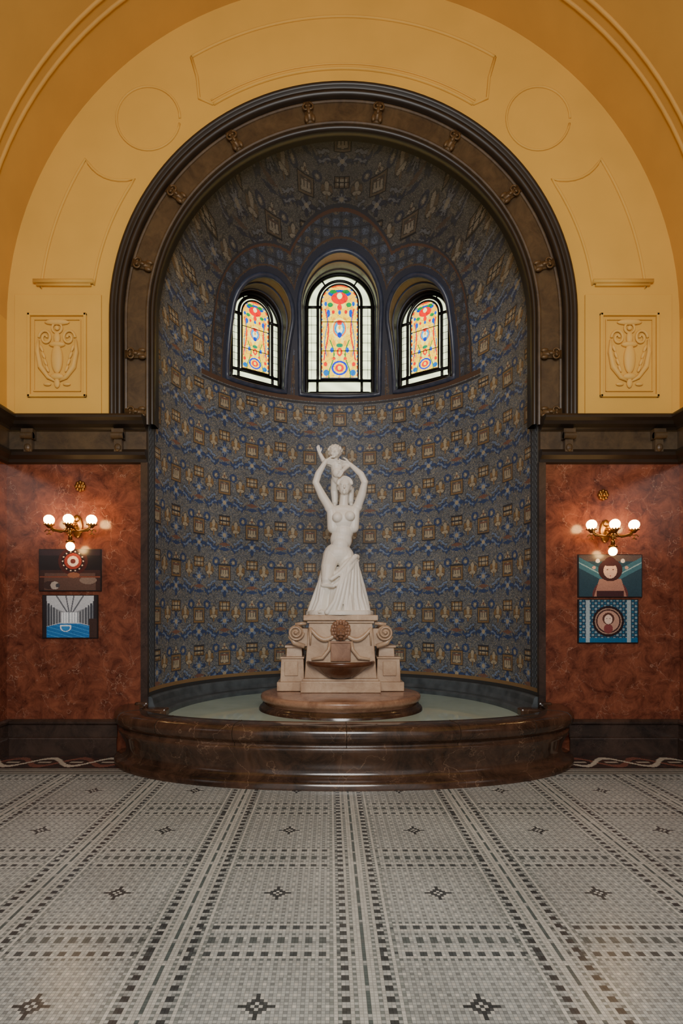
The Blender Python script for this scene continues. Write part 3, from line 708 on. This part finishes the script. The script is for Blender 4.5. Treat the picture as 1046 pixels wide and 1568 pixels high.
# ---------------- sconces ----------------
def sconce(x,z):
    e=empty('wall_sconce',(x,0,z)); b=Build()
    b.ell((0,-.015,-.02),(.055,.02,.12)); b.ell((0,-.03,.06),(.03,.02,.04)); b.tube([(0,0,0),(0,-.17,-.02)],.016,10)
    b.ell((0,-.17,-.03),(.05,.05,.035)); b.ell((0,-.17,-.09),(.025,.025,.05))
    b.tube([(.19*math.cos(t),-.17,-.045-.05*math.sin(t)) for t in np.linspace(0,pi,16)],.010,8)
    for s in(-1,0,1):
        gx=s*.215; 
        b.tube([(s*.02,-.17,-.05),(s*.09,-.17,-.10),(s*.18,-.17,-.08),(gx,-.17-.03*(s==0),-.035)] if s else [(0,-.17,-.04),(0,-.20,-.035)],.010,8)
        yy=-.17-.04*(s==0)
        b.tube([(gx,yy,-.06),(gx,yy,-.04),(gx,yy,-.025)],[.012,.03,.045],12)
        for k in range(10):
            a=2*pi*k/10; b.ell((gx+.045*math.cos(a),yy+.045*math.sin(a),-.022),.009,None,6,5)
        for q in(-1,1):
            b.tube([(gx+q*(.02+.022*math.cos(t)),yy,-.10+.022*math.sin(t)) for t in np.linspace(0,1.6*pi,10)],.005,5)
    b.tube([(0,-.17,-.12),(0,-.17,-.175)],.02,10); b.tube([(0,-.17,-.175),(0,-.17,-.19),(0,-.17,-.205)],[.02,.04,.045],12)
    b.obj('brass_arms',M_brass,e,True)
    g=Build()
    for s in(-1,0,1): g.ell((s*.215,-.17-.04*(s==0),.025),(.052,.052,.05),None,12,8)
    g.ell((0,-.17,-.245),(.042,.042,.045),None,12,8); g.obj('bulbs',M_bulb,e,True)
sconce(-2.76,2.47); sconce(2.72,2.42)
for x,z in((-2.73,2.87),(2.70,2.78)):
    b=Build(); b.ell((0,0,0),(.05,.025,.05)); b.ell((0,-.03,0),(.022,.02,.022))
    for k in range(8): a=2*pi*k/8; b.ell((.04*math.cos(a),-.012,.04*math.sin(a)),(.02,.015,.02),None,8,6)
    o=b.obj('wall_rosette',M_brass,None,True); o.location=(x,-.005,z)
# ---------------- pictures ----------------
def picture(x0,x1,z0,z1,fn):
    e=empty('framed_picture'); w=x1-x0;h=z1-z0
    b=Build(); b.box(((x0+x1)/2,-.012,(z0+z1)/2),(w,.022,h)); b.obj('frame',M_black,e)
    nu=120; nv=int(120*h/w); A=np.linspace(x0+.008,x1-.008,nu+1); B=np.linspace(z0+.008,z1-.008,nv+1); a,bz=np.meshgrid(A,B)
    Pp=np.stack([a,np.full_like(a,-.0245),bz],-1)
    uu=(np.arange(nu)+.5)/nu; vv=(np.arange(nv)+.5)/nv; U,Vv=np.meshgrid(uu,vv)
    cc=np.zeros(U.shape+(3,)); fn(U,Vv,cc); cc*=(.85+.3*np.random.default_rng(3).random(U.shape))[...,None]; grid_obj('print',Pp,cc,M_pic,None,e)
def setc(cc,m,c): cc[m]=L(c)
def ring(U,V,x,y,r,a=1.4): return np.hypot((U-x)*a,V-y)<r
def p1(U,V,c):
    c[:]=L((26,20,22)); setc(c,V<.5,(52,32,28)); setc(c,(V<.42)&ring(U,V*.6,.5,.1,.6),(84,62,54)); setc(c,V>.86,(44,30,34))
    for r,cl in((.34,(60,24,20)),(.27,(36,20,20)),(.20,(130,50,38)),(.13,(215,195,180)),(.06,(90,40,36))): setc(c,ring(U,V,.55,.72,r),cl)
    for k in range(14):
        a=k*2*pi/14; setc(c,ring(U,V,.55+.17*math.cos(a),.72+.24*math.sin(a),.016),(230,200,170))
    setc(c,ring(U,V*1.6,.18,.2,.17),(54,38,36)); setc(c,ring(U,V,.25,.12,.10),(160,150,140)); setc(c,ring(U,V,.30,.12,.05),(60,60,64)); setc(c,ring(U,V*2,.8,.5,.2),(120,102,92)); setc(c,(np.abs(V-.33)<.015),(110,60,44)); setc(c,ring(U,V*2,.56,.75,.14),(130,84,62))
def p2(U,V,c):
    d=np.abs(U-.5); c[:]=L((140,144,150))
    setc(c,V>.56+.5*d,(186,190,196)); setc(c,(V>.56+.5*d)&(np.abs(d-(V-.5)*.5)<.015),(96,100,108)); setc(c,(V>.56+.5*d)&(np.abs(d-(V-.5)*.15)<.012),(96,100,108))
    setc(c,(d<.16)&(V>.36)&(V<.60),(232,238,244)); setc(c,(d<.16)&(V>.36)&(V<.60)&(np.sin(U*120)>.8),(120,130,140))
    for k in range(6):
        x=.19+.052*k; setc(c,(np.abs(d-x)<.007+.003*k)&(V>.36-.04*k)&(V<.62+.05*k),(64,68,76))
    setc(c,V<.36-.35*np.maximum(0,d-.16),(198,204,210)); w=V<.33-.3*np.maximum(0,d-.2); setc(c,w,(34,108,176)); setc(c,w&(np.sin(V*70+U*26)>.85),(70,146,204)); setc(c,ring(U,V*1.3,.42,.33,.15)&(V<.30),(226,232,236)); setc(c,ring(U,V*1.3,.42,.31,.11)&(V<.27),(56,136,200)); setc(c,(U<.07)|(U>.94),(40,36,40)); setc(c,(U>.86)&(V<.45),(60,44,40))
def p3(U,V,c):
    c[:]=L((38,64,76)); setc(c,V>.85,(84,70,64)); setc(c,(np.abs(V-.42-.8*np.abs(U-.5))<.13),(60,104,116)); setc(c,(np.abs(V-.42-.8*np.abs(U-.5))<.015),(140,170,172))
    setc(c,ring(U,V,.5,.02,.40),(92,50,50)); setc(c,(np.abs(U-.5)<.26-.2*V)&(V<.42),(160,116,100)); setc(c,(np.abs(U-.5)<.22)&(V<.14),(60,34,38))
    setc(c,ring(U,V,.5,.64,.27),(60,32,30)); setc(c,ring(U,V*.8,.5,.50,.15),(206,168,148)); setc(c,ring(U,V,.5,.83,.13)&(V>.74),(60,32,30))
    for s in(-1,1): setc(c,ring(U,V*1.8,.5+s*.045,1.17,.02),(90,60,54)); setc(c,ring(U,V,.5+s*.2,.86,.05),(210,200,190)); setc(c,ring(U,V,.5+s*.26,.70,.04),(190,150,132))
    setc(c,ring(U,V*2,.5,1.0,.02),(150,70,66))
def p4(U,V,c):
    c[:]=L((28,60,82)); gx=(np.sin(U*60)*np.sin(V*46)); setc(c,gx>.35,(120,140,148)); setc(c,gx<-.6,(40,100,130))
    for r,cl in((.36,(34,24,28)),(.31,(150,120,104)),(.28,(60,34,34)),(.25,(176,136,118))): setc(c,ring(U,V,.5,.5,r,1.35),cl)
    setc(c,ring(U,V,.5,.56,.14),(80,46,38)); setc(c,ring(U,V*.85,.5,.46,.095),(222,192,174)); setc(c,ring(U,V,.5,.32,.11),(120,60,60)); setc(c,V<.1,(24,90,130)); setc(c,(np.abs(U-.15)<.035)|(np.abs(U-.85)<.035),(150,166,172))
    for s in(-1,1): setc(c,ring(U,V,.5+s*.028,.56,.012),(90,60,54))
picture(-3.155,-2.51,1.78,2.215,p1); picture(-3.12,-2.545,1.29,1.74,p2); picture(2.435,3.10,1.715,2.16,p3); picture(2.435,3.06,1.24,1.695,p4)
# ---------------- lights ----------------
w=bpy.data.worlds.new('w'); bpy.context.scene.world=w; w.use_nodes=True; bg_=w.node_tree.nodes['Background']; bg_.inputs[0].default_value=(.98,.98,.96,1); bg_.inputs[1].default_value=.85
def area(nm,loc_,tgt,size,en,c=(1,.98,.94)):
    l=bpy.data.lights.new(nm,'AREA'); l.shape='DISK'; l.size=size; l.energy=en; l.color=c
    o=bpy.data.objects.new(nm,l); C.objects.link(o); o.location=loc_; o.rotation_euler=(Vector(tgt)-Vector(loc_)).to_track_quat('-Z','Y').to_euler(); return o
area('hall_light',(0,-7,4.2),(0,0,2.5),2.4,275)
